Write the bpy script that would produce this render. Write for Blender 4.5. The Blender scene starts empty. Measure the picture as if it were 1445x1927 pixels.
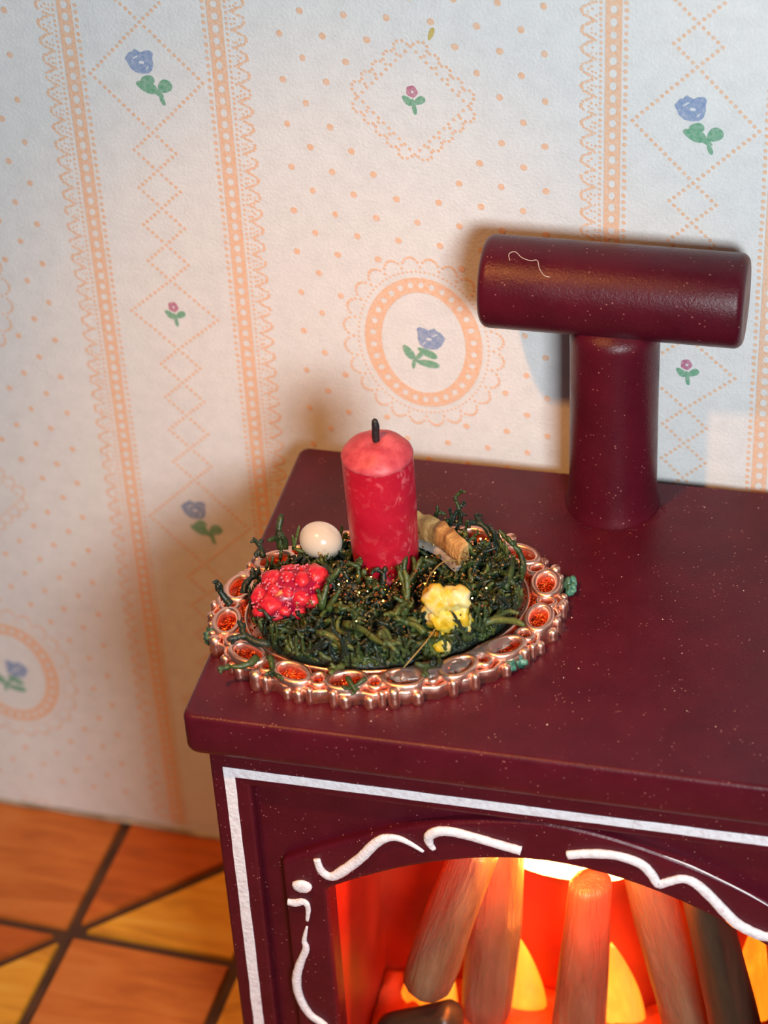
import bpy, bmesh, math, random
from mathutils import Vector, Matrix, noise
random.seed(7)
PI = math.pi
scene = bpy.context.scene
COL = scene.collection
# 1 unit stands for 10 cm of the miniature room; the floor is z = 0, the back wall is y = 0

# ---------------------------------------------------------------- camera, world, lights, exposure
ZF = 0.96858
cd = bpy.data.cameras.new('camera'); cam = bpy.data.objects.new('camera', cd); COL.objects.link(cam)
scene.camera = cam
YA, PI_, RO = -0.3111, -0.6443, -0.0593
fw = Vector((math.sin(YA)*math.cos(PI_), math.cos(YA)*math.cos(PI_), math.sin(PI_)))
rt = fw.cross(Vector((0, 0, 1))).normalized(); up = rt.cross(fw)
r2 = rt*math.cos(RO)+up*math.sin(RO); u2 = -rt*math.sin(RO)+up*math.cos(RO)
M = Matrix((r2, u2, -fw)).transposed().to_4x4()
M.translation = Vector((0.5245, -1.7841, 0.9477+ZF))
cam.matrix_world = M
cd.sensor_fit = 'HORIZONTAL'; cd.sensor_width = 36; cd.lens = 4400.76/1445*36
cd.clip_start = .01
cd.dof.use_dof = True; cd.dof.focus_distance = 2.06; cd.dof.aperture_fstop = 4.6

scene.view_settings.view_transform = 'Standard'
scene.view_settings.look = 'None'
scene.view_settings.gamma = 1.0
scene.view_settings.use_curve_mapping = False
scene.view_settings.exposure = 0.0

w = bpy.data.worlds.new('world'); scene.world = w; w.use_nodes = True
w.node_tree.nodes['Background'].inputs[0].default_value = (.72, .74, .80, 1)
w.node_tree.nodes['Background'].inputs[1].default_value = .10

def aim(o, target):
    o.rotation_euler = (Vector(target)-o.location).to_track_quat('-Z', 'Y').to_euler()
LT = Vector((0.0, -.15, -.35+ZF))
ld = bpy.data.lights.new('window_daylight', 'AREA'); ld.shape = 'RECTANGLE'; ld.size = .42; ld.size_y = .42
ld.energy = 40; ld.color = (.90, .97, 1.0)
lo = bpy.data.objects.new('window_daylight', ld); COL.objects.link(lo)
lo.location = LT+Vector((.45, -.80, .46)).normalized()*2.0; aim(lo, LT)
ls = bpy.data.lights.new('lamp_warm', 'SPOT'); ls.energy = 84; ls.color = (1.0, .41, .10); ls.shadow_soft_size = .035
ls.spot_size = math.radians(43); ls.spot_blend = .85
lso = bpy.data.objects.new('lamp_warm', ls); COL.objects.link(lso)
lso.location = Vector((.12, -.1, -.2+ZF))+Vector((-.22, -.54, .81)).normalized()*1.45; aim(lso, (-.0, -.1, -.79+ZF))

# ---------------------------------------------------------------- frames
SR = 0.0452
ORG = Vector((-0.1004, -0.4332, -0.3639+ZF))           # front left top corner of the stove top
RS = Matrix.Rotation(SR, 4, 'Z')
def sw(x, y, z):                                        # stove coordinates to world
    return ORG + RS @ Vector((x, y, z))

# ---------------------------------------------------------------- helpers
def link(name, bm, mat, parent=None, loc=None, smooth=True, bevel=0, sub=0, segs=2):
    me = bpy.data.meshes.new(name)
    bmesh.ops.recalc_face_normals(bm, faces=bm.faces)
    bm.to_mesh(me); bm.free()
    for m in (mat if isinstance(mat, (list, tuple)) else [mat]): me.materials.append(m)
    if smooth:
        for p in me.polygons: p.use_smooth = p.area < .004
    o = bpy.data.objects.new(name, me); COL.objects.link(o)
    if parent: o.parent = parent
    if loc: o.location = loc
    if bevel:
        b = o.modifiers.new('bevel', 'BEVEL'); b.width = bevel; b.segments = segs; b.limit_method = 'ANGLE'; b.angle_limit = math.radians(35)
        b.harden_normals = False
    if sub:
        s = o.modifiers.new('sub', 'SUBSURF'); s.levels = sub; s.render_levels = sub
    return o
def tag(o, label=None, cat=None, group=None, kind=None):
    if label: o['label'] = label
    if cat: o['category'] = cat
    if group: o['group'] = group
    if kind: o['kind'] = kind
    return o
def thing(name, label, cat, loc, rz=SR, group=None):
    o = bpy.data.objects.new(name, None); COL.objects.link(o); o.location = loc; o.rotation_euler = (0, 0, rz)
    o.empty_display_size = .02
    return tag(o, label, cat, group)
def box(bm, a, b):
    x0, y0, z0 = a; x1, y1, z1 = b
    v = [bm.verts.new(p) for p in ((x0,y0,z0),(x1,y0,z0),(x1,y1,z0),(x0,y1,z0),(x0,y0,z1),(x1,y0,z1),(x1,y1,z1),(x0,y1,z1))]
    for f in ((0,3,2,1),(4,5,6,7),(0,1,5,4),(1,2,6,5),(2,3,7,6),(3,0,4,7)): bm.faces.new([v[i] for i in f])
def lathe(bm, prof, n=48, mat=None):                    # prof: (r, z) ; ends with r 0 are capped
    rings = []
    for r, z in prof:
        if r < 1e-6: rings.append([bm.verts.new((0, 0, z))])
        else: rings.append([bm.verts.new((r*math.cos(2*PI*i/n), r*math.sin(2*PI*i/n), z)) for i in range(n)])
    for a, b in zip(rings, rings[1:]):
        for i in range(n):
            j = (i+1) % n
            if len(a) == 1: bm.faces.new((a[0], b[i], b[j]))
            elif len(b) == 1: bm.faces.new((a[i], a[j], b[0]))
            else: bm.faces.new((a[i], a[j], b[j], b[i]))
    if mat:
        for rr in rings:
            for v in rr: v.co = mat @ v.co
def tube(bm, pts, rad, n=6, cap=True, flat=None):
    pts = [Vector(p) for p in pts]
    if not hasattr(rad, '__len__'): rad = [rad]*len(pts)
    rings = []; ref = Vector((.3, .2, 1)).normalized()
    for i, p in enumerate(pts):
        t = (pts[min(i+1, len(pts)-1)]-pts[max(i-1, 0)])
        if t.length < 1e-9: t = Vector((0, 0, 1))
        t.normalize()
        a = t.cross(ref)
        if a.length < .05: a = t.cross(Vector((1, 0, 0)))
        a.normalize(); b = t.cross(a); ref = -b if False else ref
        rings.append([bm.verts.new(p+(a*math.cos(2*PI*k/n)+b*math.sin(2*PI*k/n))*rad[i]) for k in range(n)])
    for A, B in zip(rings, rings[1:]):
        for k in range(n): bm.faces.new((A[k], A[(k+1) % n], B[(k+1) % n], B[k]))
    if cap:
        bm.faces.new(rings[0][::-1]); bm.faces.new(rings[-1])
def washer(bm, cx, cy, a, b, wall, z0, z1, rot=0, n=24, ph=0, amp=0, fr=0):   # oval ring with upright walls and a rounded lip
    c, s = math.cos(rot), math.sin(rot); loops = []
    for (k, z) in ((0, z0), (0, z1-.0015), (.25, z1), (.75, z1), (1, z1-.0015), (1, z0)):
        L = []
        for i in range(n):
            t = 2*PI*i/n; m = 1+amp*math.cos(fr*t+ph)
            x = (a*m-wall*k)*math.cos(t); y = (b*m-wall*k)*math.sin(t)
            L.append(bm.verts.new((cx+x*c-y*s, cy+x*s+y*c, z)))
        loops.append(L)
    loops.append(loops[0])
    for A, B in zip(loops, loops[1:]):
        for i in range(n): bm.faces.new((A[i], A[(i+1) % n], B[(i+1) % n], B[i]))
def ring_prism(bm, outer, inner, y0, y1):               # matched loops in x,z extruded along y
    n = len(outer)
    V = [[bm.verts.new((x, y, z)) for x, z in L] for L, y in ((outer, y0), (inner, y0), (inner, y1), (outer, y1))]
    for A, B in ((V[0], V[1]), (V[1], V[2]), (V[2], V[3]), (V[3], V[0])):
        for i in range(n): bm.faces.new((A[i], A[(i+1) % n], B[(i+1) % n], B[i]))
def ico(bm, c, r, sub=1, sc=(1, 1, 1), rot=None, amp=0, fr=1, off=0):
    g = bmesh.ops.create_icosphere(bm, subdivisions=sub, radius=1)
    for v in g['verts']:
        p = v.co.copy()
        if amp: p *= 1+amp*noise.noise(p*fr+Vector((off, off*.7, -off)))
        p = Vector((p.x*sc[0], p.y*sc[1], p.z*sc[2]))*r
        if rot is not None: p = rot @ p
        v.co = p+Vector(c)
    return g['verts']
def smooth_path(P, k=6):                                # Catmull-Rom
    out = []
    P = [Vector(p) for p in P]
    for i in range(len(P)-1):
        a = P[max(i-1, 0)]; b = P[i]; c = P[i+1]; d = P[min(i+2, len(P)-1)]
        for j in range(k):
            t = j/k
            out.append(.5*((2*b)+(c-a)*t+(2*a-5*b+4*c-d)*t*t+(3*b-a-3*c+d)*t**3))
    out.append(P[-1]); return out

# ---------------------------------------------------------------- materials
class NT:
    def __init__(s, name):
        s.m = bpy.data.materials.new(name); s.m.use_nodes = True; s.t = s.m.node_tree
        s.b = s.t.nodes['Principled BSDF']; s.tc = s.t.nodes.new('ShaderNodeTexCoord')
    def set(s, **k):
        for a, v in k.items():
            i = s.b.inputs[a.replace('_', ' ')]
            i.default_value = v if not (isinstance(v, tuple) and len(v) == 3 and i.type == 'RGBA') else (*v, 1)
        return s
    def noise(s, scale, detail=4, rough=.5, dist=0, co='Object', sc=None):
        n = s.t.nodes.new('ShaderNodeTexNoise'); n.inputs['Scale'].default_value = scale; n.inputs['Detail'].default_value = detail
        n.inputs['Roughness'].default_value = rough; n.inputs['Distortion'].default_value = dist
        src = s.tc.outputs[co]
        if sc:
            mp = s.t.nodes.new('ShaderNodeMapping'); mp.inputs['Scale'].default_value = sc; s.t.links.new(src, mp.inputs[0]); src = mp.outputs[0]
        s.t.links.new(src, n.inputs['Vector']); return n.outputs['Fac']
    def voro(s, scale, feature='F1', co='Object', out='Distance'):
        n = s.t.nodes.new('ShaderNodeTexVoronoi'); n.inputs['Scale'].default_value = scale; n.feature = feature
        s.t.links.new(s.tc.outputs[co], n.inputs['Vector']); return n.outputs[out]
    def ramp(s, fac, stops):
        r = s.t.nodes.new('ShaderNodeValToRGB'); e = r.color_ramp.elements
        while len(e) < len(stops): e.new(.5)
        for q, (p, c) in zip(e, stops):
            q.position = p; q.color = (*c, 1) if len(c) == 3 else c
        s.t.links.new(fac, r.inputs[0]); return r.outputs[0]
    def mix(s, fac, a, b, mode='MIX'):
        n = s.t.nodes.new('ShaderNodeMix'); n.data_type = 'RGBA'; n.blend_type = mode
        for k, v in ((0, fac), (6, a), (7, b)):
            if isinstance(v, (int, float)): n.inputs[k].default_value = v
            elif isinstance(v, tuple): n.inputs[k].default_value = (*v, 1)
            else: s.t.links.new(v, n.inputs[k])
        return n.outputs[2]
    def col(s, c): s.t.links.new(c, s.b.inputs['Base Color']); return s
    def to(s, c, name): s.t.links.new(c, s.b.inputs[name]); return s
    def bump(s, h, strength=.3, dist=.002):
        n = s.t.nodes.new('ShaderNodeBump'); n.inputs['Strength'].default_value = strength; n.inputs['Distance'].default_value = dist
        s.t.links.new(h, n.inputs['Height']); s.t.links.new(n.outputs[0], s.b.inputs['Normal']); return s

def paint_mat():
    a = NT('maroon_enamel'); a.set(Roughness=.33, Specular_IOR_Level=.28)
    base = a.ramp(a.noise(26, 5, .6), [(.3, (.060, .0036, .0100)), (.7, (.084, .0056, .0140))])
    spk = a.ramp(a.voro(210), [(.0, (1, 1, 1)), (.10, (1, 1, 1)), (.17, (0, 0, 0))])
    gate = a.ramp(a.noise(70, 2), [(.50, (0, 0, 0)), (.60, (1, 1, 1))])
    f = a.mix(1.0, spk, gate, 'MULTIPLY')
    f2 = a.mix(1.0, f, (.6, .6, .6), 'MULTIPLY')
    a.col(a.mix(f2, base, (.50, .22, .20)))
    a.bump(a.noise(420, 3, .7), .4, .0010)
    a.to(a.ramp(a.noise(60, 4), [(.3, (.27,)*3), (.7, (.38,)*3)]), 'Roughness')
    return a.m
MAROON = paint_mat()
a = NT('white_paint'); a.set(Roughness=.55); a.col(a.ramp(a.noise(160, 5, .7), [(.3, (.62, .56, .58)), (.5, (.80, .78, .82)), (.8, (.86, .85, .88))])); a.bump(a.noise(260, 3), .5, .002); WHITE = a.m
a = NT('wallpaper'); a.set(Roughness=.85, Specular_IOR_Level=.2)
c1 = a.ramp(a.noise(55, 6, .65), [(.3, (.74, .74, .73)), (.55, (.80, .80, .79)), (.75, (.83, .83, .82))])
c2 = a.ramp(a.noise(420, 3, .7, 0, 'Object', (1, 1, .6)), [(.3, (.93, .93, .94)), (.7, (1, 1, 1))])
c3 = a.ramp(a.noise(5, 4), [(.3, (.94, .95, .97)), (.7, (1, .99, .98))])
a.col(a.mix(1, a.mix(1, c1, c2, 'MULTIPLY'), c3, 'MULTIPLY'))
a.bump(a.noise(330, 4, .7), .5, .002); PAPER = a.m
def ink(name, c, faint=.35):
    a = NT(name); a.set(Roughness=.85, Specular_IOR_Level=.2)
    f = a.ramp(a.noise(240, 4, .7), [(.35, (0, 0, 0)), (.75, (1, 1, 1))])
    f = a.mix(1, f, (faint,)*3, 'MULTIPLY')
    a.col(a.mix(f, c, (.78, .76, .74))); a.bump(a.noise(330, 4, .7), .4, .002); return a.m
PEACH = ink('peach_ink', (.80, .47, .29), .5)
BLUE = ink('blue_ink', (.20, .29, .50), .45); GREEN = ink('green_ink', (.13, .36, .22), .35); PINK = ink('pink_ink', (.46, .12, .22), .45)
PALE = ink('pale_ink', (.66, .70, .76), .3); YELINK = ink('yellow_ink', (.55, .42, .08), .3)
a = NT('copper'); a.set(Metallic=1, Roughness=.38); a.col(a.ramp(a.noise(60, 4), [(.3, (.90, .46, .34)), (.7, (1.0, .66, .53))])); a.bump(a.noise(140, 3), .35, .002); COPPER = a.m
a = NT('amber_glitter'); a.set(Metallic=.85, Roughness=.2); a.col(a.ramp(a.voro(420, 'F1', 'Object', 'Color'), [(.2, (.35, .03, .008)), (.5, (.85, .12, .02)), (.8, (1, .30, .08))])); a.bump(a.voro(380), .9, .003); AMBER = a.m
a = NT('red_wax'); a.set(Roughness=.42, Subsurface_Weight=.35, Subsurface_Radius=(.6, .08, .06), Subsurface_Scale=.01, Specular_IOR_Level=.45)
b0 = a.ramp(a.noise(20, 5, .6), [(.3, (.42, .004, .022)), (.7, (.54, .010, .034))])
m0 = a.ramp(a.noise(95, 6, .7, .8, 'Object', (1, 1, .7)), [(.53, (0, 0, 0)), (.64, (.75,)*3)])
g0 = a.ramp(a.noise(17, 2, .5), [(.42, (.15,)*3), (.60, (1, 1, 1))])
a.col(a.mix(a.mix(1, m0, g0, 'MULTIPLY'), b0, (.86, .24, .26))); a.bump(a.noise(90, 5), .3, .003); WAX = a.m
a = NT('pale_red_wax'); a.set(Roughness=.5, Subsurface_Weight=.35, Subsurface_Radius=(.6, .1, .08), Subsurface_Scale=.01)
a.col(a.ramp(a.noise(60, 5, .65), [(.35, (.40, .030, .05)), (.65, (.62, .11, .13))])); a.bump(a.noise(90, 4), .4, .003); WAXTOP = a.m
a = NT('charred_wick'); a.set(Roughness=.5, Base_Color=(.012, .01, .012)); a.bump(a.noise(300), .6, .002); WICK = a.m
a = NT('pearl'); a.set(Roughness=.2, Base_Color=(.58, .52, .42), Coat_Weight=1.0, Coat_Roughness=.08, Sheen_Weight=.3); PEARL = a.m
a = NT('red_berry'); a.set(Roughness=.35, Subsurface_Weight=.3, Subsurface_Radius=(.6, .1, .08), Subsurface_Scale=.006)
a.col(a.ramp(a.noise(120, 4, .6), [(.35, (.42, .004, .030)), (.62, (.72, .03, .04)), (.75, (.85, .14, .12))])); a.bump(a.noise(140, 4), .4, .003); BERRY = a.m
a = NT('sugar'); a.set(Roughness=.15, Base_Color=(.80, .20, .28), Transmission_Weight=.3); SUGAR = a.m
a = NT('yellow_petal'); a.set(Roughness=.45, Subsurface_Weight=.2, Subsurface_Scale=.004); a.col(a.ramp(a.noise(55, 4, .6), [(.36, (.55, .33, .01)), (.46, (.66, .47, .03)), (.56, (.66, .56, .22)), (.66, (.60, .52, .30))])); a.bump(a.noise(120, 4), .5, .003); YELLOW = a.m
a = NT('bark_chip'); a.set(Roughness=.7); a.col(a.ramp(a.noise(45, 6, .65, .6, 'Object', (1.6, 1, .5)), [(.3, (.10, .04, .012)), (.48, (.34, .17, .05)), (.62, (.55, .34, .12)), (.8, (.30, .17, .07))])); a.bump(a.noise(150, 5), .7, .004); BARK = a.m
a = NT('grey_backing'); a.set(Roughness=.5); a.col(a.ramp(a.noise(90, 4), [(.3, (.16, .14, .11)), (.7, (.46, .43, .38))])); BACKING = a.m
def moss(name, dk, lt):
    a = NT(name); a.set(Roughness=.42, Specular_IOR_Level=.55); a.col(a.ramp(a.noise(38, 4, .6), [(.30, dk), (.65, lt)])); a.bump(a.noise(300, 3), .5, .002); return a.m
MOSS = moss('moss_green', (.010, .024, .008), (.050, .082, .018)); MOSSD = moss('moss_dark', (.004, .012, .010), (.018, .036, .018)); 
MOSSL = moss('moss_light', (.030, .055, .014), (.10, .135, .03))
a = NT('gold_glitter'); a.set(Metallic=1, Roughness=.22, Base_Color=(.95, .66, .25)); GOLD = a.m
a = NT('clear_glue'); a.set(Roughness=.10, Base_Color=(.60, .72, .76), Transmission_Weight=.92, IOR=1.4); a.bump(a.noise(60, 3), .3, .003); GLUE = a.m
a = NT('verdigris'); a.set(Roughness=.35); a.col(a.ramp(a.noise(160, 4), [(.35, (.015, .09, .06)), (.65, (.10, .26, .18))])); a.bump(a.noise(200), .6, .003); VERD = a.m
def tilem(name, c0, c1, c2, rot):
    a = NT(name); a.set(Roughness=.5, Specular_IOR_Level=.35)
    mp = a.t.nodes.new('ShaderNodeMapping'); mp.inputs['Rotation'].default_value = (0, 0, rot); mp.inputs['Scale'].default_value = (1, 5, 1)
    a.t.links.new(a.tc.outputs['Object'], mp.inputs[0])
    n = a.t.nodes.new('ShaderNodeTexNoise'); n.inputs['Scale'].default_value = 6; n.inputs['Detail'].default_value = 5; n.inputs['Distortion'].default_value = 1.2
    a.t.links.new(mp.outputs[0], n.inputs['Vector'])
    a.col(a.ramp(n.outputs['Fac'], [(.3, c0), (.5, c1), (.75, c2)])); return a.m
OR1 = tilem('orange_wood', (.36, .085, .012), (.50, .14, .022), (.58, .20, .045), .7)
OR2 = tilem('deep_orange_wood', (.30, .065, .008), (.46, .10, .012), (.55, .15, .02), -.3)
YE1 = tilem('golden_wood', (.48, .19, .016), (.68, .30, .022), (.74, .40, .06), .2)
a = NT('dark_joint'); a.set(Roughness=.8); a.col(a.ramp(a.noise(30, 4), [(.3, (.045, .018, .008)), (.7, (.085, .034, .014))])); JOINT = a.m
a = NT('grey_adhesive'); a.set(Roughness=.7); a.col(a.ramp(a.noise(25, 5), [(.3, (.22, .15, .09)), (.7, (.50, .42, .32))])); GREYGLUE = a.m
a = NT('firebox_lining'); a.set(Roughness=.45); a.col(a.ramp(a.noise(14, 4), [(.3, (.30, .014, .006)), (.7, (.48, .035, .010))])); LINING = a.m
a = NT('log_resin'); a.set(Roughness=.34, Specular_IOR_Level=.5, Subsurface_Weight=.0)
a.col(a.ramp(a.noise(9, 6, .7, .5, 'Object', (3, 3, .5)), [(.25, (.080, .066, .034)), (.5, (.16, .14, .080)), (.72, (.24, .22, .14)), (.85, (.46, .42, .34))]))
a.bump(a.noise(11, 5, .7, .4, 'Object', (4, 4, .5)), .7, .01)
tl = a.t.nodes.new('ShaderNodeBsdfTranslucent'); tl.inputs[0].default_value = (1.0, .30, .08, 1)   # the resin lets the lamp behind it glow through
mx = a.t.nodes.new('ShaderNodeMixShader'); mx.inputs[0].default_value = .26
a.t.links.new(a.b.outputs[0], mx.inputs[1]); a.t.links.new(tl.outputs[0], mx.inputs[2]); a.t.links.new(mx.outputs[0], a.t.nodes['Material Output'].inputs[0])
LOG = a.m
a = NT('dark_log_resin'); a.set(Roughness=.4); a.col(a.ramp(a.noise(9, 6, .7, .5, 'Object', (3, 3, .5)), [(.3, (.016, .012, .008)), (.7, (.055, .04, .025))])); DLOG = a.m
def emit(name, c, s, base=(.8, .3, .05)):
    a = NT(name); a.set(Emission_Color=c, Emission_Strength=s, Base_Color=base, Roughness=.3); return a
LEDM = emit('led_light', (1, .62, .16), 14).m
a = emit('flame_resin', (1, .3, .02), 1.0)
c = a.ramp(a.noise(12, 4, .6, .6, 'Object', (2, 2, .7)), [(.3, (.95, .10, .004)), (.55, (1, .30, .012)), (.75, (1, .55, .05))]); a.to(c, 'Emission Color'); a.set(Emission_Strength=1.25); FLAME = a.m
a = emit('ember_resin', (1, .12, .01), .12, (.6, .06, .02)); c = a.ramp(a.noise(20, 4, .6), [(.4, (.10, .004, .001)), (.6, (.9, .06, .004)), (.75, (1, .22, .01))]); a.to(c, 'Emission Color'); a.bump(a.noise(30), .6, .01); EMBER = a.m
a = NT('lint'); a.set(Roughness=.6, Base_Color=(.62, .50, .42)); LINT = a.m

# ---------------------------------------------------------------- setting: wall
bm = bmesh.new(); NX = 80
front_v = []
for i in range(NX+1):
    x = -1.1+2.2*i/NX
    zb = .006+.004*noise.noise(Vector((x*9, 0, 0)))
    front_v.append((bm.verts.new((x, 0, zb)), bm.verts.new((x, 0, 1.45)), bm.verts.new((x, .03, 1.45)), bm.verts.new((x, .03, zb))))
for A, B in zip(front_v, front_v[1:]):
    for k in range(4): bm.faces.new((A[k], B[k], B[(k+1) % 4], A[(k+1) % 4]))
bm.faces.new(front_v[0]); bm.faces.new(front_v[-1][::-1])
wall = link('wall_back', bm, PAPER, smooth=False); tag(wall, kind='structure')

# print on the wallpaper: every mark is a thin film of ink on the paper
PR = bmesh.new()
Z0 = ZF
SEEN = {}
def disc(bm, x, z, r, rz=None, n=7, lift=.0004, rot=0, mi=0):
    if bm is PR:
        gx, gz = round(x/.002), round(z/.002)
        for i in (-1, 0, 1):
            for j in (-1, 0, 1):
                for (a, b) in SEEN.get((gx+i, gz+j), ()):
                    if (a-x)**2+(b-z)**2 < .0020**2: return
        SEEN.setdefault((gx, gz), []).append((x, z))
        lift += random.uniform(0, .0002)
    rz = rz or r; c, s = math.cos(rot), math.sin(rot)
    vs = []
    for i in range(n):
        t = 2*PI*i/n; px, pz = r*math.cos(t), rz*math.sin(t)
        vs.append(bm.verts.new((x+px*c-pz*s, -lift, z+px*s+pz*c)))
    f = bm.faces.new(vs); f.material_index = mi; return f
def jit(a): return random.uniform(-a, a)
ZT, ZB = 1.40, .02
HV = .2528
# dotted lines, bands
for k in (-2, -1, 0, 1):
    for sgn in (-1, 1):                                # two trims beside each column of diamonds
        xc = .25+.5*k; xs = xc+sgn*.0717; d = sgn       # d points away from the column, to the dotted panel
        if abs(xs) > 1.0: continue
        # pale border + solid ribbon with eyelets cut through it
        z = ZB; hp = .0118
        while z < ZT:
            # ribbon section with an oval eyelet: matched loops
            n = 12; hw, hh = .0072, hp/2; ex, ez = .0030+jit(.0003), .0037+jit(.0004)
            out, inn = [], []
            for i in range(n):
                t = 2*PI*i/n+.2618; c, s = math.cos(t), math.sin(t); m = max(abs(c), abs(s))
                out.append(PR.verts.new((xs+hw*c/m, -.0004, z+hh*s/m))); inn.append(PR.verts.new((xs+ex*c, -.0004, z+ez*s)))
            for i in range(n): PR.faces.new((out[i], out[(i+1) % n], inn[(i+1) % n], inn[i]))
            # square corners
            z += hp
        for off, sp, r in ((-.0108, .0070, .0021), (.0108, .0052, .0016)):
            z = ZB
            while z < ZT:
                disc(PR, xs+d*off+jit(.0003), z+jit(.0004), r+jit(.0002), n=6); z += sp
        z = ZB; q = 0
        while z < ZT:
            for (ox, oz, r) in ((.0150, .0, .0017), (.0178, .0012, .0021), (.0205, .0024, .0019), (.0228, .0040, .0019), (.0255, .0052, .0017), (.0272, .0075, .0020), (.0274, .0100, .0020),
                                (.0262, .0124, .0018), (.0235, .0136, .0017), (.0212, .0150, .0019), (.0185, .0163, .0018)):
                disc(PR, xs+d*ox+jit(.0005), z+oz+jit(.0005), r*random.uniform(.75, .98), n=6)
            for (ox, oz) in ((.0150, .0052), (.0150, .0104), (.0182, .0060), (.0215, .0082), (.0182, .0108)):
                if random.random() < .8: disc(PR, xs+d*ox+jit(.0006), z+oz+jit(.0006), random.uniform(.0010, .0015), n=6)
            z += .0176
def dotted(x0, z0, x1, z1, sp=.0061, r=.0019, skip0=False):
    L = math.hypot(x1-x0, z1-z0); n = max(1, round(L/sp))
    for i in range(1 if skip0 else 0, n):
        t = i/n; disc(PR, x0+(x1-x0)*t+jit(.0002), z0+(z1-z0)*t+jit(.0002), r, n=7)
def dia(xc, zc, hw, hh, **k):
    P = [(xc, zc+hh), (xc+hw, zc), (xc, zc-hh), (xc-hw, zc)]
    for i in range(4): dotted(*P[i], *P[(i+1) % 4], **k)
flowers = []
for k in (-2, -1, 0, 1):
    xc = .25+.5*k
    if abs(xc) > .95: continue
    for v in range(-1, 5):
        zc = Z0-v*HV
        if not (-.02 < zc < 1.38): continue
        if v % 2 == 0: dia(xc, zc, .0545, .0550); flowers.append(('rose', xc, zc)); bot = zc-.0550; nt = .0390
        else: dia(xc, zc, .0445, .0392); flowers.append(('bud', xc, zc)); bot = zc-.0392; nt = .0550
        top_ = zc-HV+nt; hh = (bot-top_)/8
        for j in range(4):
            zz = bot-hh*(2*j+1)
            if zz > .03: dia(xc, zz, .0205, hh, sp=.0063)
ovals = []
for k in (-2, -1, 0, 1, 2):
    xc = .5*k
    for v in range(-1, 5):
        zc = Z0-v*HV
        if abs(xc) > .99: continue
        if v % 2 == 0:
            hw, hh = .0505, .0525; dia(xc, zc, hw, hh, sp=.0066, r=.0017); flowers.append(('bud', xc, zc))
            P = [(0, hh), (hw, 0), (0, -hh), (-hw, 0)]
            for i in range(4):                          # scalloped lace edge round the diamond
                ax, az = P[i]; bx, bz = P[(i+1) % 4]
                tx, tz = bx-ax, bz-az; L = math.hypot(tx, tz); tx /= L; tz /= L; nx, nz = -tz, tx
                if nx*(ax+bx)+nz*(az+bz) < 0: nx, nz = -nx, -nz
                for j in range(5):
                    s0 = (j+.5)/5*L
                    for a_ in range(6):
                        t = PI*a_/5; dx = -.0069*math.cos(t); dn = .0035+.0085*math.sin(t)
                        disc(PR, xc+ax+tx*(s0+dx)+nx*dn+jit(.0003), zc+az+tz*(s0+dx)+nz*dn+jit(.0003), .0017, n=6)
        else:
            flowers.append(('rose_left', xc, zc)); ovals.append((xc, zc))
            A, B, a_, b_ = .0575, .0720, .0410, .0560; n = 30
            for i in range(n):                          # solid oval ring, one eyelet in each cell
                t0, t1 = 2*PI*i/n, 2*PI*(i+1)/n; tm = (t0+t1)/2; mxr, mzr = (A+a_)/2, (B+b_)/2
                cx_, cz_ = xc+mxr*math.cos(tm), zc+mzr*math.sin(tm)
                O_ = []
                for (ra, rb, tt) in ((a_, b_, t0), (A, B, t0), (A, B, tm), (A, B, t1), (a_, b_, t1), (a_, b_, tm)):
                    O_.append((xc+ra*math.cos(tt), zc+rb*math.sin(tt)))
                loop = []
                for q in range(6):
                    p0, p1 = O_[q], O_[(q+1) % 6]; loop += [p0, ((p0[0]+p1[0])/2, (p0[1]+p1[1])/2)]
                inn = []
                for (px, pz) in loop:
                    an = math.atan2(pz-cz_, px-cx_); inn.append(PR.verts.new((cx_+.0030*math.cos(an), -.0004, cz_+.0031*math.sin(an))))
                ou = [PR.verts.new((px, -.0004, pz)) for px, pz in loop]
                for q in range(12): PR.faces.new((ou[q], ou[(q+1) % 12], inn[(q+1) % 12], inn[q]))
            N = 92
            for i in range(N):
                t = 2*PI*i/N; disc(PR, xc+.0635*math.cos(t), zc+.0785*math.sin(t), .0013, n=5)
            N = 24
            for i in range(N):
                for j in range(8):
                    t = 2*PI*(i+j/8)/N; e = .0035+.0100*math.sin(PI*j/8)**.7 if j else .0035
                    disc(PR, xc+(.0650+e)*math.cos(t), zc+(.0800+e)*math.sin(t), .0016, n=6)
# scattered dots of the panels
for k in (-2, -1, 0, 1, 2):
    xc = .5*k
    for row in range(-70, 30):
        z = Z0+.0773+row*.0221
        if z < .03 or z > 1.39: continue
        for c in range(-5, 6):
            x = c*.0395+(.01975 if row % 2 == 0 else 0)
            if abs(x) > .138: continue
            ok = True
            for v in range(-2, 5):
                zc = Z0-v*HV
                if v % 2 == 0:
                    if abs(x)/.0790+abs(z-zc)/.0790 < 1: ok = False
                elif (x/.0835)**2+((z-zc)/.0975)**2 < 1: ok = False
            if ok and abs(xc+x) < 1.0: disc(PR, xc+x+jit(.0008), z+jit(.0008), .0032+jit(.0003), .0034, n=8)
o = link('printed_lace', PR, PEACH, wall, smooth=False); tag(o, 'peach lace and dot print', kind='stuff')
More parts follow.
